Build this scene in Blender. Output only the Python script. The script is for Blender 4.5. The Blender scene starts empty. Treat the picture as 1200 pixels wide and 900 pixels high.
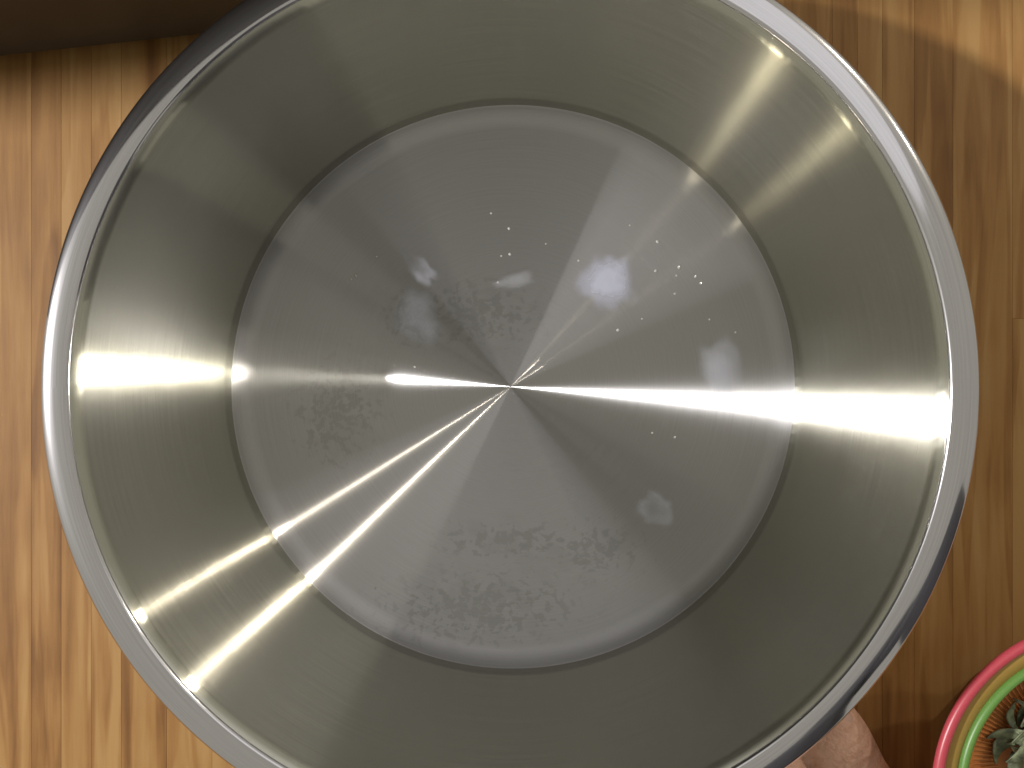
import bpy, bmesh, math, random
from mathutils import Vector, Matrix
PI = math.pi
R = math.radians
random.seed(7)
scene = bpy.context.scene
col = scene.collection

# ------------------------------------------------------------------ camera
CAM_Z = 0.3850
cam_d = bpy.data.cameras.new('camera')
cam = bpy.data.objects.new('camera', cam_d); col.objects.link(cam)
cam_d.sensor_width = 36; cam_d.lens = 30.0
cam_d.clip_start = 0.001; cam_d.clip_end = 60
cam.location = (0.012, 0.0, CAM_Z)
d = Vector((0.0, 0.0, 0.0)) - cam.location
cam.rotation_euler = (0, math.atan2(-d.x, -d.z), 0)
scene.camera = cam

# ------------------------------------------------------------------ world and lamps
w = bpy.data.worlds.new('World'); scene.world = w; w.use_nodes = True
bg = w.node_tree.nodes['Background']
bg.inputs[0].default_value = (1.0, 0.955, 0.81, 1); bg.inputs[1].default_value = 0.31

def lamp(name, az, el, dist, size, power, color, shape='DISK', size_y=None):
    ld = bpy.data.lights.new(name, 'AREA'); ld.shape = shape; ld.size = size
    if size_y: ld.size_y = size_y
    ld.energy = power; ld.color = color
    o = bpy.data.objects.new(name, ld); col.objects.link(o)
    a, e = R(az), R(el)
    o.location = (dist*math.cos(e)*math.cos(a), dist*math.cos(e)*math.sin(a), dist*math.sin(e))
    o.rotation_euler = (Vector((0, 0, 0.05)) - o.location).to_track_quat('-Z', 'Y').to_euler()
    return o
lamp('wall_lamp', 176.5, 40.5, 1.6, 0.066, 25, (1.0, 0.97, 0.95))
lamp('spot_lamp', 45, 33, 2.3, 0.05, 7, (1.0, 0.90, 0.74))
lamp('spot_lamp', 33, 33, 2.4, 0.04, 4.5, (1.0, 0.90, 0.74))
lamp('ceiling_bounce_fill', 80, 62, 2.4, 2.0, 3.8, (0.95, 0.94, 1.0))  # added soft fill in place of ceiling bounce, brightens the rim

scene.view_settings.view_transform = 'Standard'
scene.view_settings.look = 'None'
scene.view_settings.exposure = 0.42
scene.view_settings.gamma = 1
scene.cycles.max_bounces = 14
scene.cycles.glossy_bounces = 10
scene.cycles.diffuse_bounces = 4
scene.cycles.transparent_max_bounces = 12
scene.cycles.sample_clamp_indirect = 0
scene.cycles.blur_glossy = 0.0
scene.cycles.use_denoising = True

# ------------------------------------------------------------------ helpers
def tag(o, label=None, cat=None, group=None, kind=None):
    if label: o['label'] = label
    if cat: o['category'] = cat
    if group: o['group'] = group
    if kind: o['kind'] = kind
    return o
def empty(name, loc=(0, 0, 0), rz=0):
    o = bpy.data.objects.new(name, None); col.objects.link(o)
    o.location = loc; o.rotation_euler = (0, 0, rz); o.empty_display_size = 0.05
    return o
def obj(name, bm, m, parent=None, smooth=True):
    me = bpy.data.meshes.new(name); bm.to_mesh(me); bm.free()
    if smooth:
        for p in me.polygons: p.use_smooth = True
    o = bpy.data.objects.new(name, me); col.objects.link(o)
    if m: me.materials.append(m)
    if parent: o.parent = parent
    return o
def lathe(bm, prof, n=192, close=False, z0=0, c=(0, 0)):
    rings = []
    for r, z in prof:
        if r < 1e-6: rings.append([bm.verts.new((c[0], c[1], z+z0))])
        else: rings.append([bm.verts.new((c[0]+r*math.cos(2*PI*i/n), c[1]+r*math.sin(2*PI*i/n), z+z0)) for i in range(n)])
    pairs = list(zip(rings, rings[1:])) + ([(rings[-1], rings[0])] if close else [])
    for a, b in pairs:
        for i in range(n):
            j = (i+1) % n
            if len(a) == 1 and len(b) == 1: break
            elif len(a) == 1: bm.faces.new((a[0], b[j], b[i]))
            elif len(b) == 1: bm.faces.new((a[i], a[j], b[0]))
            else: bm.faces.new((a[i], a[j], b[j], b[i]))
    bmesh.ops.recalc_face_normals(bm, faces=bm.faces)
def box(bm, x0, x1, y0, y1, z0, z1, bev=0):
    r = bmesh.ops.create_cube(bm, size=1)
    vs = r['verts']
    for v in vs:
        v.co = Vector((x0+(v.co.x+.5)*(x1-x0), y0+(v.co.y+.5)*(y1-y0), z0+(v.co.z+.5)*(z1-z0)))
    if bev:
        es = list({e for v in vs for e in v.link_edges})
        bmesh.ops.bevel(bm, geom=es, offset=bev, segments=2, affect='EDGES', profile=.5)

class NT:
    def __init__(s, name):
        s.m = bpy.data.materials.new(name); s.m.use_nodes = True
        s.t = s.m.node_tree; s.t.nodes.clear()
        s.out = s.n('ShaderNodeOutputMaterial')
    def n(s, typ, **kw):
        nd = s.t.nodes.new(typ)
        for k, v in kw.items():
            if k.startswith('i_'): nd.inputs[k[2:].replace('_', ' ')].default_value = v
            else: setattr(nd, k, v)
        return nd
    def l(s, a, b): s.t.links.new(a, b)
    def math(s, op, a, b=None, c=None, clamp=False):
        nd = s.n('ShaderNodeMath', operation=op); nd.use_clamp = clamp
        for i, v in enumerate((a, b, c)):
            if v is None: continue
            if hasattr(v, 'is_linked'): s.l(v, nd.inputs[i])
            else: nd.inputs[i].default_value = v
        return nd.outputs[0]
    def ramp(s, fac, stops, interp='LINEAR'):
        nd = s.n('ShaderNodeValToRGB'); nd.color_ramp.interpolation = interp
        e = nd.color_ramp.elements
        while len(e) < len(stops): e.new(0.5)
        for k, (p, c) in enumerate(stops):
            e[k].position = p; e[k].color = c if len(c) == 4 else (*c, 1)
        s.l(fac, nd.inputs[0]); return nd.outputs[0]
    def mixc(s, fac, a, b, mode='MIX'):
        nd = s.n('ShaderNodeMix', data_type='RGBA', blend_type=mode)
        for i, v in ((0, fac), (6, a), (7, b)):
            if hasattr(v, 'is_linked'): s.l(v, nd.inputs[i])
            elif i == 0: nd.inputs[0].default_value = v
            else: nd.inputs[i].default_value = (*v, 1) if len(v) == 3 else v
        return nd.outputs[2]

def simple(name, color, rough=.5, trans=0, coat=0, sss=0, metallic=0, var=.0, vscale=60):
    t = NT(name); b = t.n('ShaderNodeBsdfPrincipled')
    b.inputs['Base Color'].default_value = (*color, 1); b.inputs['Roughness'].default_value = rough
    b.inputs['Metallic'].default_value = metallic
    if trans: b.inputs['Transmission Weight'].default_value = trans
    if coat: b.inputs['Coat Weight'].default_value = coat
    if sss:
        b.inputs['Subsurface Weight'].default_value = sss; b.inputs['Subsurface Scale'].default_value = .004
        b.inputs['Subsurface Radius'].default_value = (1, .35, .2)
    if var:
        tc = t.n('ShaderNodeTexCoord'); nz = t.n('ShaderNodeTexNoise', i_Scale=vscale, i_Detail=5)
        t.l(tc.outputs['Object'], nz.inputs['Vector'])
        lo = tuple(c*(1-var) for c in color); hi = tuple(min(1, c*(1+var)) for c in color)
        t.l(t.ramp(nz.outputs[0], [(.3, lo), (.7, hi)]), b.inputs['Base Color'])
        bp = t.n('ShaderNodeBump', i_Strength=.15, i_Distance=.001)
        t.l(nz.outputs[0], bp.inputs['Height']); t.l(bp.outputs[0], b.inputs['Normal'])
    t.l(b.outputs[0], t.out.inputs[0]); return t.m

# ------------------------------------------------------------------ wood
def wood_mat():
    t = NT('wood_plank')
    geo = t.n('ShaderNodeNewGeometry'); oi = t.n('ShaderNodeObjectInfo')
    rnd = oi.outputs['Random']
    mp = t.n('ShaderNodeMapping'); mp.inputs['Scale'].default_value = (1, .07, 1)
    off = t.n('ShaderNodeCombineXYZ'); t.l(t.math('MULTIPLY', rnd, 37.0), off.inputs[0]); t.l(t.math('MULTIPLY', rnd, 91.0), off.inputs[1])
    t.l(off.outputs[0], mp.inputs['Location']); t.l(geo.outputs['Position'], mp.inputs['Vector'])
    broad = t.n('ShaderNodeTexNoise', i_Scale=110, i_Detail=3, i_Roughness=.5, i_Distortion=.6); t.l(mp.outputs[0], broad.inputs['Vector'])
    fine = t.n('ShaderNodeTexNoise', i_Scale=520, i_Detail=4, i_Roughness=.6, i_Distortion=.3); t.l(mp.outputs[0], fine.inputs['Vector'])
    mott = t.n('ShaderNodeTexNoise', i_Scale=28, i_Detail=3); t.l(geo.outputs['Position'], mott.inputs['Vector'])
    tone = t.math('MULTIPLY_ADD', rnd, .24, -.02)
    v = t.math('MULTIPLY_ADD', broad.outputs[0], .70, tone)
    band = t.n('ShaderNodeTexNoise', i_Scale=62, i_Detail=2, i_Roughness=.4, i_Distortion=1.6); t.l(mp.outputs[0], band.inputs['Vector'])
    v = t.math('MULTIPLY_ADD', t.ramp(band.outputs[0], [(.47, (0, 0, 0)), (.53, (1, 1, 1))]), .13, v)
    v = t.math('MULTIPLY_ADD', fine.outputs[0], .16, v)
    v = t.math('MULTIPLY_ADD', mott.outputs[0], .18, v)
    c = t.ramp(v, [(.36, (.110, .046, .012)), (.50, (.180, .083, .022)), (.64, (.25, .127, .038)), (.82, (.31, .178, .063))])
    b = t.n('ShaderNodeBsdfPrincipled'); t.l(c, b.inputs['Base Color'])
    t.l(t.math('MULTIPLY_ADD', fine.outputs[0], .15, .52), b.inputs['Roughness'])
    b.inputs['Specular IOR Level'].default_value = .22
    bp = t.n('ShaderNodeBump', i_Strength=.12, i_Distance=.0006); t.l(fine.outputs[0], bp.inputs['Height']); t.l(bp.outputs[0], b.inputs['Normal'])
    t.l(b.outputs[0], t.out.inputs[0]); return t.m
WOOD = wood_mat()
JOINT = simple('floor_bed', (.16, .085, .035), .8, var=.3)

bm = bmesh.new(); box(bm, -1.5, 1.5, -1.5, 1.5, -.04, -.008)
floor = tag(obj('floor', bm, JOINT, smooth=False), 'warm brown floor of narrow wood strips running one way', 'floor', kind='structure')
rs = random.Random(21)
x = -.62
while x < .62:
    near = abs(x) < .26
    wd = rs.choice([.011, .014, .017, .021, .026]) if near else .042
    y = -.75 + rs.uniform(-.25, 0)
    while y < .75:
        ln = rs.uniform(.5, .8)
        if near and y < -.2 and -.19 < y+ln < .19: ln = .2-y+rs.uniform(0, .2)      # most strips run on under the basin
        if .198 < x < .235 and y < -.2: ln = .029-y
        b2 = bmesh.new(); g = .00003
        box(b2, -wd/2+g, wd/2-g, g, ln-g, -.008, 0, .00009)
        p = obj('plank', b2, WOOD, floor, smooth=False)
        p.location = (x+wd/2, y, rs.uniform(-.00006, 0))
        y += ln
    x += wd

# ------------------------------------------------------------------ dark cabinet
CAB = simple('dark_veneer', (.021, .0165, .0135), .5, var=.25, vscale=40)
CABS = simple('dark_plinth', (.06, .035, .018), .7, var=.3)
cab = tag(empty('cabinet', (-.1445, .1583, 0), R(5.4)), 'dark brown cabinet standing on the wood floor behind the steel basin', 'cabinet')
bm = bmesh.new(); box(bm, -.55, .21, .006, .33, 0, .012); obj('plinth', bm, CABS, cab, False)
bm = bmesh.new(); box(bm, -.56, .22, .012, .34, .012, .340, .003); obj('carcass', bm, CAB, cab, False)
bm = bmesh.new(); box(bm, -.56, -.25, -.004, .0115, .010, .337, .002); obj('door', bm, CAB, cab, False)
bm = bmesh.new(); box(bm, -.2475, .22, -.004, .0115, .010, .337, .002); obj('door', bm, CAB, cab, False)
bm = bmesh.new(); box(bm, -.57, .23, -.008, .35, .3405, .360, .003); obj('top', bm, CAB, cab, False)

# ------------------------------------------------------------------ steel
def steel(name, color, r1, a1, r2, a2, mixf, stains=False, rings=True, bump=.0):
    t = NT(name)
    tc = t.n('ShaderNodeTexCoord'); P = tc.outputs['Object']
    sx = t.n('ShaderNodeSeparateXYZ'); t.l(P, sx.inputs[0])
    X, Y, Z = sx.outputs
    rad = t.math('SQRT', t.math('ADD', t.math('MULTIPLY', X, X), t.math('MULTIPLY', Y, Y)))
    ang = t.math('ARCTAN2', Y, X)
    prof = t.math('ADD', rad, Z)
    cv = t.n('ShaderNodeCombineXYZ'); t.l(t.math('MULTIPLY', prof, 1500.0), cv.inputs[0]); t.l(t.math('MULTIPLY', ang, 2.2), cv.inputs[1])
    ring = t.n('ShaderNodeTexNoise', i_Scale=1.0, i_Detail=3, i_Roughness=.7); t.l(cv.outputs[0], ring.inputs['Vector'])
    cv2 = t.n('ShaderNodeCombineXYZ'); t.l(t.math('MULTIPLY', prof, 260.0), cv2.inputs[0]); t.l(t.math('MULTIPLY', ang, 3.0), cv2.inputs[1])
    ring2 = t.n('ShaderNodeTexNoise', i_Scale=1.0, i_Detail=3); t.l(cv2.outputs[0], ring2.inputs['Vector'])
    tan = t.n('ShaderNodeTangent', direction_type='RADIAL', axis='Z')
    sm = t.n('ShaderNodeTexNoise', i_Scale=22, i_Detail=4); t.l(P, sm.inputs['Vector'])
    base = t.mixc(t.math('MULTIPLY', sm.outputs[0], .35), color, tuple(c*.82 for c in color))
    if stains:
        def patch(px, py, rx, ry):
            dx = t.math('DIVIDE', t.math('SUBTRACT', X, px), rx); dy = t.math('DIVIDE', t.math('SUBTRACT', Y, py), ry)
            q = t.math('ADD', t.math('MULTIPLY', dx, dx), t.math('MULTIPLY', dy, dy))
            return t.math('SUBTRACT', 1.0, t.math('SQRT', q), clamp=True)
        k = lambda px, py: ((px-600)/2622, (450-py)/2622)
        m = None
        for (px, py, rx, ry) in [(395, 480, 90, 110), (560, 365, 130, 70), (600, 630, 150, 40), (560, 710, 200, 75), (480, 370, 50, 60), (700, 640, 90, 60)]:
            cx, cy = k(px, py); q = patch(cx, cy, rx/2622, ry/2622)
            m = q if m is None else t.math('MAXIMUM', m, q)
        wn = t.n('ShaderNodeTexNoise', i_Scale=60, i_Detail=3); t.l(P, wn.inputs['Vector'])
        vm = t.n('ShaderNodeVectorMath', operation='MULTIPLY_ADD'); t.l(wn.outputs['Color'], vm.inputs[0]); vm.inputs[1].default_value = (.012, .012, .012); t.l(P, vm.inputs[2])
        n1 = t.n('ShaderNodeTexNoise', i_Scale=330, i_Detail=2.5, i_Roughness=.55); t.l(vm.outputs[0], n1.inputs['Vector'])
        n2 = t.n('ShaderNodeTexNoise', i_Scale=75, i_Detail=3, i_Roughness=.55); t.l(vm.outputs[0], n2.inputs['Vector'])
        s1 = t.math('MULTIPLY_ADD', m, .30, n1.outputs[0]); s2 = t.math('MULTIPLY_ADD', m, .22, n2.outputs[0])
        f1 = t.ramp(s1, [(.70, (0, 0, 0)), (.75, (1, 1, 1))]); f2 = t.ramp(s2, [(.62, (0, 0, 0)), (.72, (1, 1, 1))])
        f = t.math('MULTIPLY', t.math('MAXIMUM', f1, t.math('MULTIPLY', f2, .38)), t.math('MULTIPLY', m, 1.6, clamp=True))
        base = t.mixc(t.math('MULTIPLY', f, .24), base, (.20, .195, .17))
    ringc = t.ramp(ring.outputs[0], [(.3, (.86, .86, .86)), (.7, (1, 1, 1))])
    base = t.mixc(1.0, base, ringc, 'MULTIPLY')
    def gl(r, a, amp):
        g = t.n('ShaderNodeBsdfAnisotropic', distribution='MULTI_GGX')
        t.l(base, g.inputs['Color'])
        rv = t.math('MULTIPLY_ADD', t.math('SUBTRACT', ring.outputs[0], .5), amp, r)
        t.l(rv, g.inputs['Roughness']); g.inputs['Anisotropy'].default_value = a
        t.l(tan.outputs[0], g.inputs['Tangent'])
        if bump:
            bp = t.n('ShaderNodeBump', i_Strength=bump, i_Distance=.0004); t.l(ring2.outputs[0], bp.inputs['Height']); t.l(bp.outputs[0], g.inputs['Normal'])
        return g.outputs[0]
    mx = t.n('ShaderNodeMixShader'); mx.inputs[0].default_value = mixf
    t.l(gl(r1, a1, .65*r1), mx.inputs[1]); t.l(gl(r2, a2, .10), mx.inputs[2])
    t.l(mx.outputs[0], t.out.inputs[0]); return t.m
ST_B = steel('steel_turned_base', (.60, .592, .597), .19, .92, .34, .86, .28, stains=True)
ST_W = steel('steel_brushed_wall', (.58, .572, .495), .155, .86, .32, .87, .13)
ST_R = steel('steel_polished_rim', (.68, .67, .70), .085, .1, .30, .1, .10, bump=.0)

basin = tag(empty('steel_basin', (-.0005, -.0012, 0)), 'large round brushed stainless steel basin standing on the wood floor', 'basin')
RB, ZB = .1197, .004
# base: flat turned disc rising into the corner curve
th = R(71)                       # wall slope above horizontal
fr = .0095                         # corner radius
prof_in = [(0, ZB)] + [(RB*k/10, ZB) for k in range(1, 10)]
cx = RB - fr*math.tan(th/2) + .002
arc = [(cx+fr*math.sin(th*k/10), ZB+fr-fr*math.cos(th*k/10)) for k in range(0, 11)]
TK = .0008
bm = bmesh.new()
prof = [(r, z) for r, z in prof_in if r < cx-.001] + arc
under = [(cx+(fr+TK)*math.sin(th*k/10), ZB+fr-(fr+TK)*math.cos(th*k/10)) for k in range(10, -1, -1)] + [(.06, ZB-TK), (.02, ZB-TK), (0, ZB-TK)]
lathe(bm, prof+under); obj('base', bm, ST_B, basin)
# wall
r0, z0 = arc[-1]
RT, ZT = .1512, .0918
N = 14
inner = [(r0+(RT-r0)*k/N, z0+(ZT-z0)*k/N) for k in range(N+1)]
bm = bmesh.new()
outer = [(r+TK*1.0, z-TK*.3) for r, z in reversed(inner)]
inner[0] = (inner[0][0]-.0001, inner[0][1]-.0002)
lathe(bm, inner+outer, close=True); obj('wall', bm, ST_W, basin)
# rolled rim: small curve out of the wall, a flange that falls slightly outward, a bead
rim = [(RT-.0002, ZT-.0006)]
key = [(.1512, 71), (.1518, 45), (.1525, 10), (.1560, 3), (.1585, -6), (.1603, -18), (.1615, -45)]
rr_, zz = RT, ZT
steps = 44
for k in range(1, steps+1):
    q = RT+(.1615-RT)*k/steps
    for (ra, aa), (rb, ab) in zip(key, key[1:]):
        if q <= rb+1e-9: an = aa+(ab-aa)*max(0, (q-ra)/(rb-ra)); break
    zz += (q-rr_)*math.tan(R(an)); rr_ = q
    rim.append((q, zz))
fz = max(z for r, z in rim)
ox, oz = rim[-1]
for k in range(1, 9):
    a = R(40) - R(200)*k/8
    rim.append((ox-.0012*math.cos(R(40))+.0012*math.cos(a), oz-.0012*math.sin(R(40))+.0012*math.sin(a)))
back = [(.1570, fz-.0014), (.1545, fz-.0012), (.1528, fz-.0022), (RT+TK, ZT-.0006)]
bm = bmesh.new(); lathe(bm, rim+back, close=True, n=256); obj('rim', bm, ST_R, basin)
RIM_Z = fz

# ------------------------------------------------------------------ marks of dried soap and drops inside the basin
def smear_mat(seed, dens, colr):
    t = NT('soap_film')
    tc = t.n('ShaderNodeTexCoord')
    at = t.n('ShaderNodeAttribute', attribute_name='edge')
    nz = t.n('ShaderNodeTexNoise', i_Scale=110, i_Detail=4, i_Roughness=.5, noise_dimensions='4D'); nz.inputs['W'].default_value = seed
    t.l(tc.outputs['Object'], nz.inputs['Vector'])
    f = t.math('ADD', t.math('MULTIPLY', at.outputs['Fac'], 1.7), t.math('MULTIPLY', t.math('SUBTRACT', nz.outputs[0], .62), 1.5), clamp=True)
    f = t.math('MULTIPLY', f, t.math('MULTIPLY', at.outputs['Fac'], 3.0, clamp=True), clamp=True)
    b = t.n('ShaderNodeBsdfPrincipled'); b.inputs['Base Color'].default_value = (*colr, 1); b.inputs['Roughness'].default_value = .35
    bp = t.n('ShaderNodeBump', i_Strength=.5, i_Distance=.001); t.l(nz.outputs[0], bp.inputs['Height']); t.l(bp.outputs[0], b.inputs['Normal'])
    tr = t.n('ShaderNodeBsdfTransparent'); mx = t.n('ShaderNodeMixShader')
    t.l(t.math('MULTIPLY', f, dens), mx.inputs[0]); t.l(tr.outputs[0], mx.inputs[1]); t.l(b.outputs[0], mx.inputs[2])
    t.l(mx.outputs[0], t.out.inputs[0]); return t.m
def smear(px, py, rx, ry, rot, label, dens=.6, colr=(.62, .64, .74), h=.0007, seed=1, hole=None):
    s = 1/2622
    rr = random.Random(seed)
    ph = [rr.uniform(0, 6.28) for _ in range(5)]
    n, m = 40, 9
    bm = bmesh.new(); lay = bm.verts.layers.float.new('edge')
    def prof(a): return 1+.10*math.sin(2*a+ph[0])+.09*math.sin(3*a+ph[1])+.08*math.sin(5*a+ph[2])+.05*math.sin(9*a+ph[3])
    c = bm.verts.new((0, 0, h)); c[lay] = 1 if not hole else .35
    prev = None
    for k in range(1, m+1):
        f = k/m; ring = []
        for i in range(n):
            a = 2*PI*i/n; q = prof(a)
            v = bm.verts.new((rx*s*q*f*math.cos(a), ry*s*q*f*math.sin(a), h*(1-f*f)+.00012*(k < m)))
            e = 1-f
            if hole and f < hole: e = .25+.3*f
            v[lay] = e; ring.append(v)
        for i in range(n):
            j = (i+1) % n
            if prev: bm.faces.new((prev[i], ring[i], ring[j], prev[j]))
            else: bm.faces.new((c, ring[i], ring[j]))
        prev = ring
    o = obj('soap_smear', bm, smear_mat(seed, dens*.62, colr))
    o.location = ((px-600)*s-.0002, (450-py)*s, ZB+.00015); o.rotation_euler = (0, 0, R(rot))
    tag(o, label, 'smear', 'soap smears dried on the basin bottom')
    return o
smear(712, 330, 38, 44, -20, 'bluish white round soap smear, the largest blot on the basin bottom', .75, (.66, .68, .84), seed=3)
smear(492, 314, 34, 15, -42, 'slim slanting pale soap smear across from the big bluish blot', .6, seed=5, hole=.45)
smear(845, 440, 28, 62, 6, 'tall faint grey soap smear crossed by the brightest light streak', .38, (.55, .57, .66), seed=8)
smear(768, 596, 26, 26, 0, 'faint round soap ring in the dark fan of the basin bottom', .30, (.5, .52, .56), seed=11, hole=.6)
smear(604, 329, 30, 12, 8, 'thin small grey soap smear between the slim smear and the big blot', .35, (.55, .56, .6), seed=14)
smear(486, 370, 38, 46, 20, 'dim grey blue soap smear below the slim slanting one', .22, (.4, .43, .5), seed=17)

DROP = simple('dried_drop', (.40, .40, .38), .35)
drops = [(597, 268, 4), (598, 298, 4), (588, 300, 2.5), (770, 284, 3.5), (768, 318, 3.5), (795, 314, 4), (792, 324, 2.5), (814, 325, 3), (820, 333, 2.5), (724, 387, 4),
         (410, 326, 3), (416, 322, 3), (584, 331, 3), (678, 306, 2.5), (752, 374, 2.5), (738, 265, 2.5), (790, 345, 2.5), (830, 375, 2), (486, 430, 2.5), (441, 300, 2),
         (764, 507, 2.5), (790, 512, 2.5), (860, 390, 2), (440, 690, 2.5), (576, 250, 2.5), (640, 286, 2)]
bm = bmesh.new(); rr = random.Random(4)
for px, py, r in drops:
    rad = r/2622*.5
    mt = Matrix.Translation(((px-600)/2622, (450-py)/2622, ZB)) @ Matrix.Rotation(rr.uniform(0, 3), 4, 'Z') @ Matrix.Diagonal((rad*rr.uniform(.8, 1.3), rad, rad*.45, 1))
    bmesh.ops.create_icosphere(bm, subdivisions=2, radius=1, matrix=mt)
o = obj('dried_drops', bm, DROP); tag(o, 'tiny pale dried drops sprinkled over the basin bottom', 'drops', kind='stuff')

# ------------------------------------------------------------------ plastic colander
PINK = simple('pink_plastic', (.40, .055, .075), .35, sss=.3)
OLIVE = simple('olive_plastic', (.30, .19, .045), .45, sss=.2)
GREEN = simple('green_plastic', (.10, .22, .045), .4, sss=.3)
ORANGE = simple('orange_plastic', (.48, .19, .055), .5, sss=.2, var=.2, vscale=90)
CR = .067
CX, CY = .2310, -.1575
ctr = tag(empty('colander', (CX, CY, 0)), 'round orange plastic colander with pink rim and green inner ring', 'colander')
def torus(bm, r, mr, z, sq=1, n=128):
    lathe(bm, [(r+mr*math.cos(2*PI*k/14), z+mr*sq*math.sin(2*PI*k/14)) for k in range(14)], n=n, close=True)
bm = bmesh.new(); torus(bm, CR-.0021, .0021, .050); obj('rim', bm, PINK, ctr)
bm = bmesh.new(); lathe(bm, [(.0555, .0485), (.0600, .0488), (.0645, .0495), (.0645, .0482), (.0600, .0475), (.0555, .0472)], n=128, close=True); obj('flange', bm, OLIVE, ctr)
bm = bmesh.new(); torus(bm, .0550, .0019, .0484, 1.2); obj('inner_ring', bm, GREEN, ctr)
bm = bmesh.new()
pin = [(.0545, .047), (.0525, .041), (.048, .034), (.041, .0290), (.030, .0265), (.015, .0260), (0, .0260)]
pout = [(0, .0242), (.015, .0242), (.031, .0246), (.0425, .0272), (.0497, .0330), (.0540, .0402), (.0558, .047)]
lathe(bm, pin+pout, n=96); obj('bowl', bm, ORANGE, ctr)
bm = bmesh.new(); lathe(bm, [(.034, 0), (.038, 0), (.041, .0275), (.038, .0268)], n=64, close=True); obj('foot_ring', bm, ORANGE, ctr)
bm = bmesh.new()
for k in range(132):
    a = 2*PI*k/132
    for (ra, za), (rb, zb) in zip(pin[1:4], pin[2:5]):
        c_, s_ = math.cos(a), math.sin(a); tx, ty = -s_*.0004, c_*.0004
        q = [bm.verts.new((r*c_+sg*tx*dd, r*s_+sg*ty*dd, z+up)) for (r, z) in ((ra-.0003, za), (rb-.0003, zb)) for up, dd in ((-.0006, 1), (.0007, .6)) for sg in (-1, 1)]
        for f in ((0, 1, 3, 2), (4, 6, 7, 5), (0, 4, 5, 1), (2, 3, 7, 6), (0, 2, 6, 4), (1, 5, 7, 3)): bm.faces.new([q[i] for i in f])
bmesh.ops.recalc_face_normals(bm, faces=bm.faces)
tag(obj('rib_mesh', bm, ORANGE, ctr, False), kind='stuff')
# a crumpled scrap of greens lying in it
SCRAP = simple('grey_green_leaf', (.13, .15, .085), .6, var=.7, vscale=260)
bm = bmesh.new(); rr = random.Random(9)
for k in range(34):
    L, Wd = rr.uniform(.010, .019), rr.uniform(.0016, .0034)
    q, a = rr.uniform(0, .013), rr.uniform(0, 2*PI)
    mt = Matrix.Translation((q*math.cos(a), q*math.sin(a), rr.uniform(.0006, .005))) @ Matrix.Rotation(rr.uniform(0, 2*PI), 4, 'Z') @ Matrix.Rotation(rr.uniform(-.25, .25), 4, 'X')
    cu = rr.uniform(-60, 60); top, bot = [], []
    for i in range(7):
        u = i/6-.5; wd = Wd*max(.08, 1-(2*u)**2); yy = cu*u*u*L*.02
        for lst, dz in ((top, .0003), (bot, -.0003)):
            lst.append([bm.verts.new(mt @ Vector((u*L, yy+sg*wd, dz+.0009*abs(sg)+.002*math.sin(u*5+k)))) for sg in (-1, 0, 1)])
    for i in range(6):
        for j in range(2):
            bm.faces.new((top[i][j], top[i+1][j], top[i+1][j+1], top[i][j+1])); bm.faces.new((bot[i][j], bot[i][j+1], bot[i+1][j+1], bot[i+1][j]))
        bm.faces.new((top[i][0], bot[i][0], bot[i+1][0], top[i+1][0])); bm.faces.new((top[i][2], top[i+1][2], bot[i+1][2], bot[i][2]))
o = obj('leaf_scrap', bm, SCRAP); o.location = (CX-.019, CY+.015, .0285); o.rotation_euler = (R(2), R(6), .4)
tag(o, 'crumpled grey green leafy scrap lying in the orange colander', 'scrap')

# ------------------------------------------------------------------ the person's bare foot, with added legs and hips out of view
def skin_mat():
    t = NT('skin'); b = t.n('ShaderNodeBsdfPrincipled')
    tc = t.n('ShaderNodeTexCoord'); nz = t.n('ShaderNodeTexNoise', i_Scale=70, i_Detail=5); t.l(tc.outputs['Object'], nz.inputs['Vector'])
    t.l(t.ramp(nz.outputs[0], [(.3, (.42, .235, .16)), (.55, (.58, .345, .245)), (.75, (.66, .42, .31))]), b.inputs['Base Color'])
    b.inputs['Roughness'].default_value = .5; b.inputs['Subsurface Weight'].default_value = .25
    b.inputs['Subsurface Scale'].default_value = .004; b.inputs['Subsurface Radius'].default_value = (1, .35, .2)
    f2 = t.n('ShaderNodeTexNoise', i_Scale=600, i_Detail=4); t.l(tc.outputs['Object'], f2.inputs['Vector'])
    wv = t.n('ShaderNodeTexWave', i_Scale=70, i_Distortion=5, i_Detail=3, bands_direction='Y'); t.l(tc.outputs['Object'], wv.inputs['Vector'])
    bp = t.n('ShaderNodeBump', i_Strength=.6, i_Distance=.0016)
    t.l(t.math('MULTIPLY_ADD', wv.outputs[1], .35, f2.outputs[0]), bp.inputs['Height']); t.l(bp.outputs[0], b.inputs['Normal'])
    t.l(b.outputs[0], t.out.inputs[0]); return t.m
SKIN = skin_mat()
_t = bmesh.new(); bmesh.ops.create_icosphere(_t, subdivisions=2, radius=1)
ICO_V = [v.co.copy() for v in _t.verts]; ICO_F = [[v.index for v in f.verts] for f in _t.faces]; _t.free()
PV, PF = [], []
def ball(c, r):
    n = len(PV); PV.extend((c+v*r)[:] for v in ICO_V); PF.extend([i+n for i in f] for f in ICO_F)
def chain(pts, step=.004):
    for (a, ra), (b, rb) in zip(pts, pts[1:]):
        a, b = Vector(a), Vector(b); n = max(1, int((b-a).length/max(step, .16*min(ra, rb))))
        for k in range(n+1): ball(a.lerp(b, k/n), ra+(rb-ra)*k/n)
def flush(name, m, parent=None):
    me = bpy.data.meshes.new(name); me.from_pydata(PV, [], PF); PV.clear(); PF.clear()
    o = bpy.data.objects.new(name, me); col.objects.link(o); me.materials.append(m)
    if parent: o.parent = parent
    return o
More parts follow.
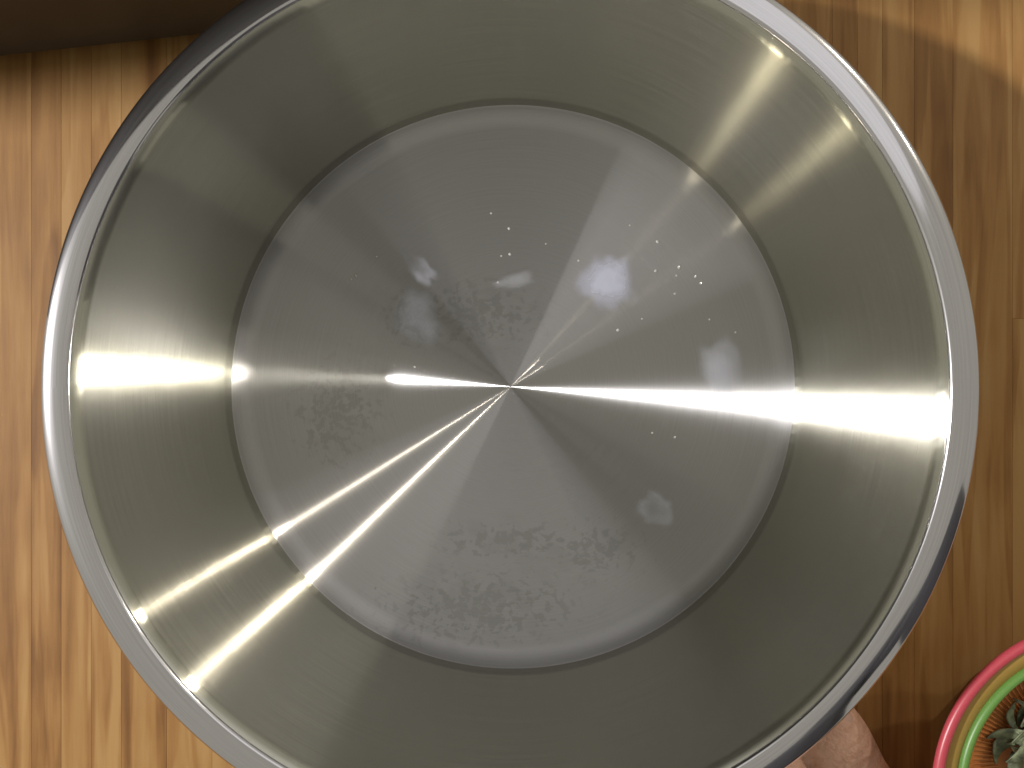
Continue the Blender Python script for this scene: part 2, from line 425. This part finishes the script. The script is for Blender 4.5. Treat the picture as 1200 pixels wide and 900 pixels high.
# local frame: toes toward +Y, the big toe on the +X side (a left foot); origin under the big toe's middle
chain([((.000, .008, .0125), .0120), ((.000, -.008, .0150), .0150), ((.001, -.026, .0150), .0138), ((.003, -.050, .0190), .0185), ((.000, -.095, .034), .024), ((-.016, -.155, .050), .030), ((-.022, -.195, .062), .034)])
tx = [-.026, -.044, -.060, -.074]; ty = [.006, -.006, -.020, -.036]
for i in range(4):
    r = .0095-.0008*i
    chain([((tx[i], ty[i], r), r*.95), ((tx[i]+.001, ty[i]-.016, r+.006), r*.9), ((tx[i]+.004, ty[i]-.036, .015), .013), ((-.020-.009*i, -.10, .026-.003*i), .021), ((-.024, -.165, .045), .028)])
def W(p):                              # world point to the foot's frame
    c_, s_ = math.cos(-R(26)), math.sin(-R(26)); x_, y_ = p[0]-.1375, p[1]+.1470
    return (c_*x_-s_*y_, s_*x_+c_*y_, p[2])
def wchain(pts, step=.007): chain([(W(p), r) for p, r in pts], step)
chain([((-.022, -.235, .028), .028), ((-.022, -.200, .060), .034), ((-.020, -.205, .10), .034)], .007)
chain([((-.050, -.06, .014), .014), ((-.048, -.14, .016), .016), ((-.030, -.225, .022), .022)])
ank = Vector((.1375, -.1470, 0)) + Matrix.Rotation(R(26), 3, 'Z') @ Vector((-.020, -.205, .10))
wchain([(ank, .034), ((.235, -.345, .22), .046), ((.245, -.355, .33), .054), ((.255, -.355, .46), .054), ((.30, -.40, .62), .070), ((.36, -.45, .84), .085)])
wchain([((.345, -.040, .018), .017), ((.368, -.085, .024), .021), ((.405, -.15, .045), .028), ((.425, -.190, .075), .034)])
wchain([((.377, -.035, .013), .013), ((.403, -.095, .022), .020), ((.430, -.17, .035), .026), ((.440, -.215, .028), .028), ((.425, -.190, .09), .034), ((.425, -.19, .22), .046), ((.425, -.185, .33), .054), ((.43, -.185, .46), .054), ((.47, -.26, .62), .07), ((.53, -.34, .84), .085)])  # second foot and leg, unseen, added for dark reflections in the steel
wchain([((.36, -.45, .84), .09), ((.45, -.40, .90), .11), ((.53, -.34, .84), .09)]); wchain([((.45, -.40, .88), .12), ((.45, -.40, 1.05), .11)])
pers = flush('person', SKIN)
md = pers.modifiers.new('r', 'REMESH'); md.mode = 'VOXEL'; md.voxel_size = .0026; md.use_smooth_shade = True
ms = pers.modifiers.new('s', 'SMOOTH'); ms.factor = .5; ms.iterations = 6
pers.location = (.1375, -.1470, .0); pers.rotation_euler = (0, 0, R(26))
tag(pers, 'person standing by the basin, bare foot with its big toe at the rim', 'person')
NAIL = simple('toenail', (.46, .30, .24), .3)
bm = bmesh.new()
bmesh.ops.create_uvsphere(bm, u_segments=24, v_segments=12, radius=1, matrix=Matrix.Translation((.0005, .005, .0215)) @ Matrix.Rotation(R(-16), 4, 'X') @ Matrix.Diagonal((.0085, .0095, .0030, 1)))
obj('toenail', bm, NAIL, pers)
TROU = simple('dark_trousers', (.035, .035, .04), .9, var=.35, vscale=200)
def garment(name, m, chains):
    for c in chains: wchain(c, .014)
    o = flush(name, m, pers)
    q = o.modifiers.new('r', 'REMESH'); q.mode = 'VOXEL'; q.voxel_size = .007; q.use_smooth_shade = True
    q = o.modifiers.new('s', 'SMOOTH'); q.factor = .5; q.iterations = 4
garment('trousers', TROU, [[((.232, -.342, .15), .080), ((.245, -.355, .33), .084), ((.255, -.355, .46), .088), ((.30, -.40, .62), .090), ((.36, -.45, .84), .105), ((.45, -.40, .90), .13), ((.53, -.34, .84), .105), ((.47, -.26, .62), .10), ((.43, -.185, .46), .088), ((.425, -.185, .33), .086), ((.425, -.19, .15), .084)], [((.45, -.40, .88), .14), ((.45, -.40, 1.07), .13)]])  # unseen dark cloth on the added legs, darkens what the basin reflects
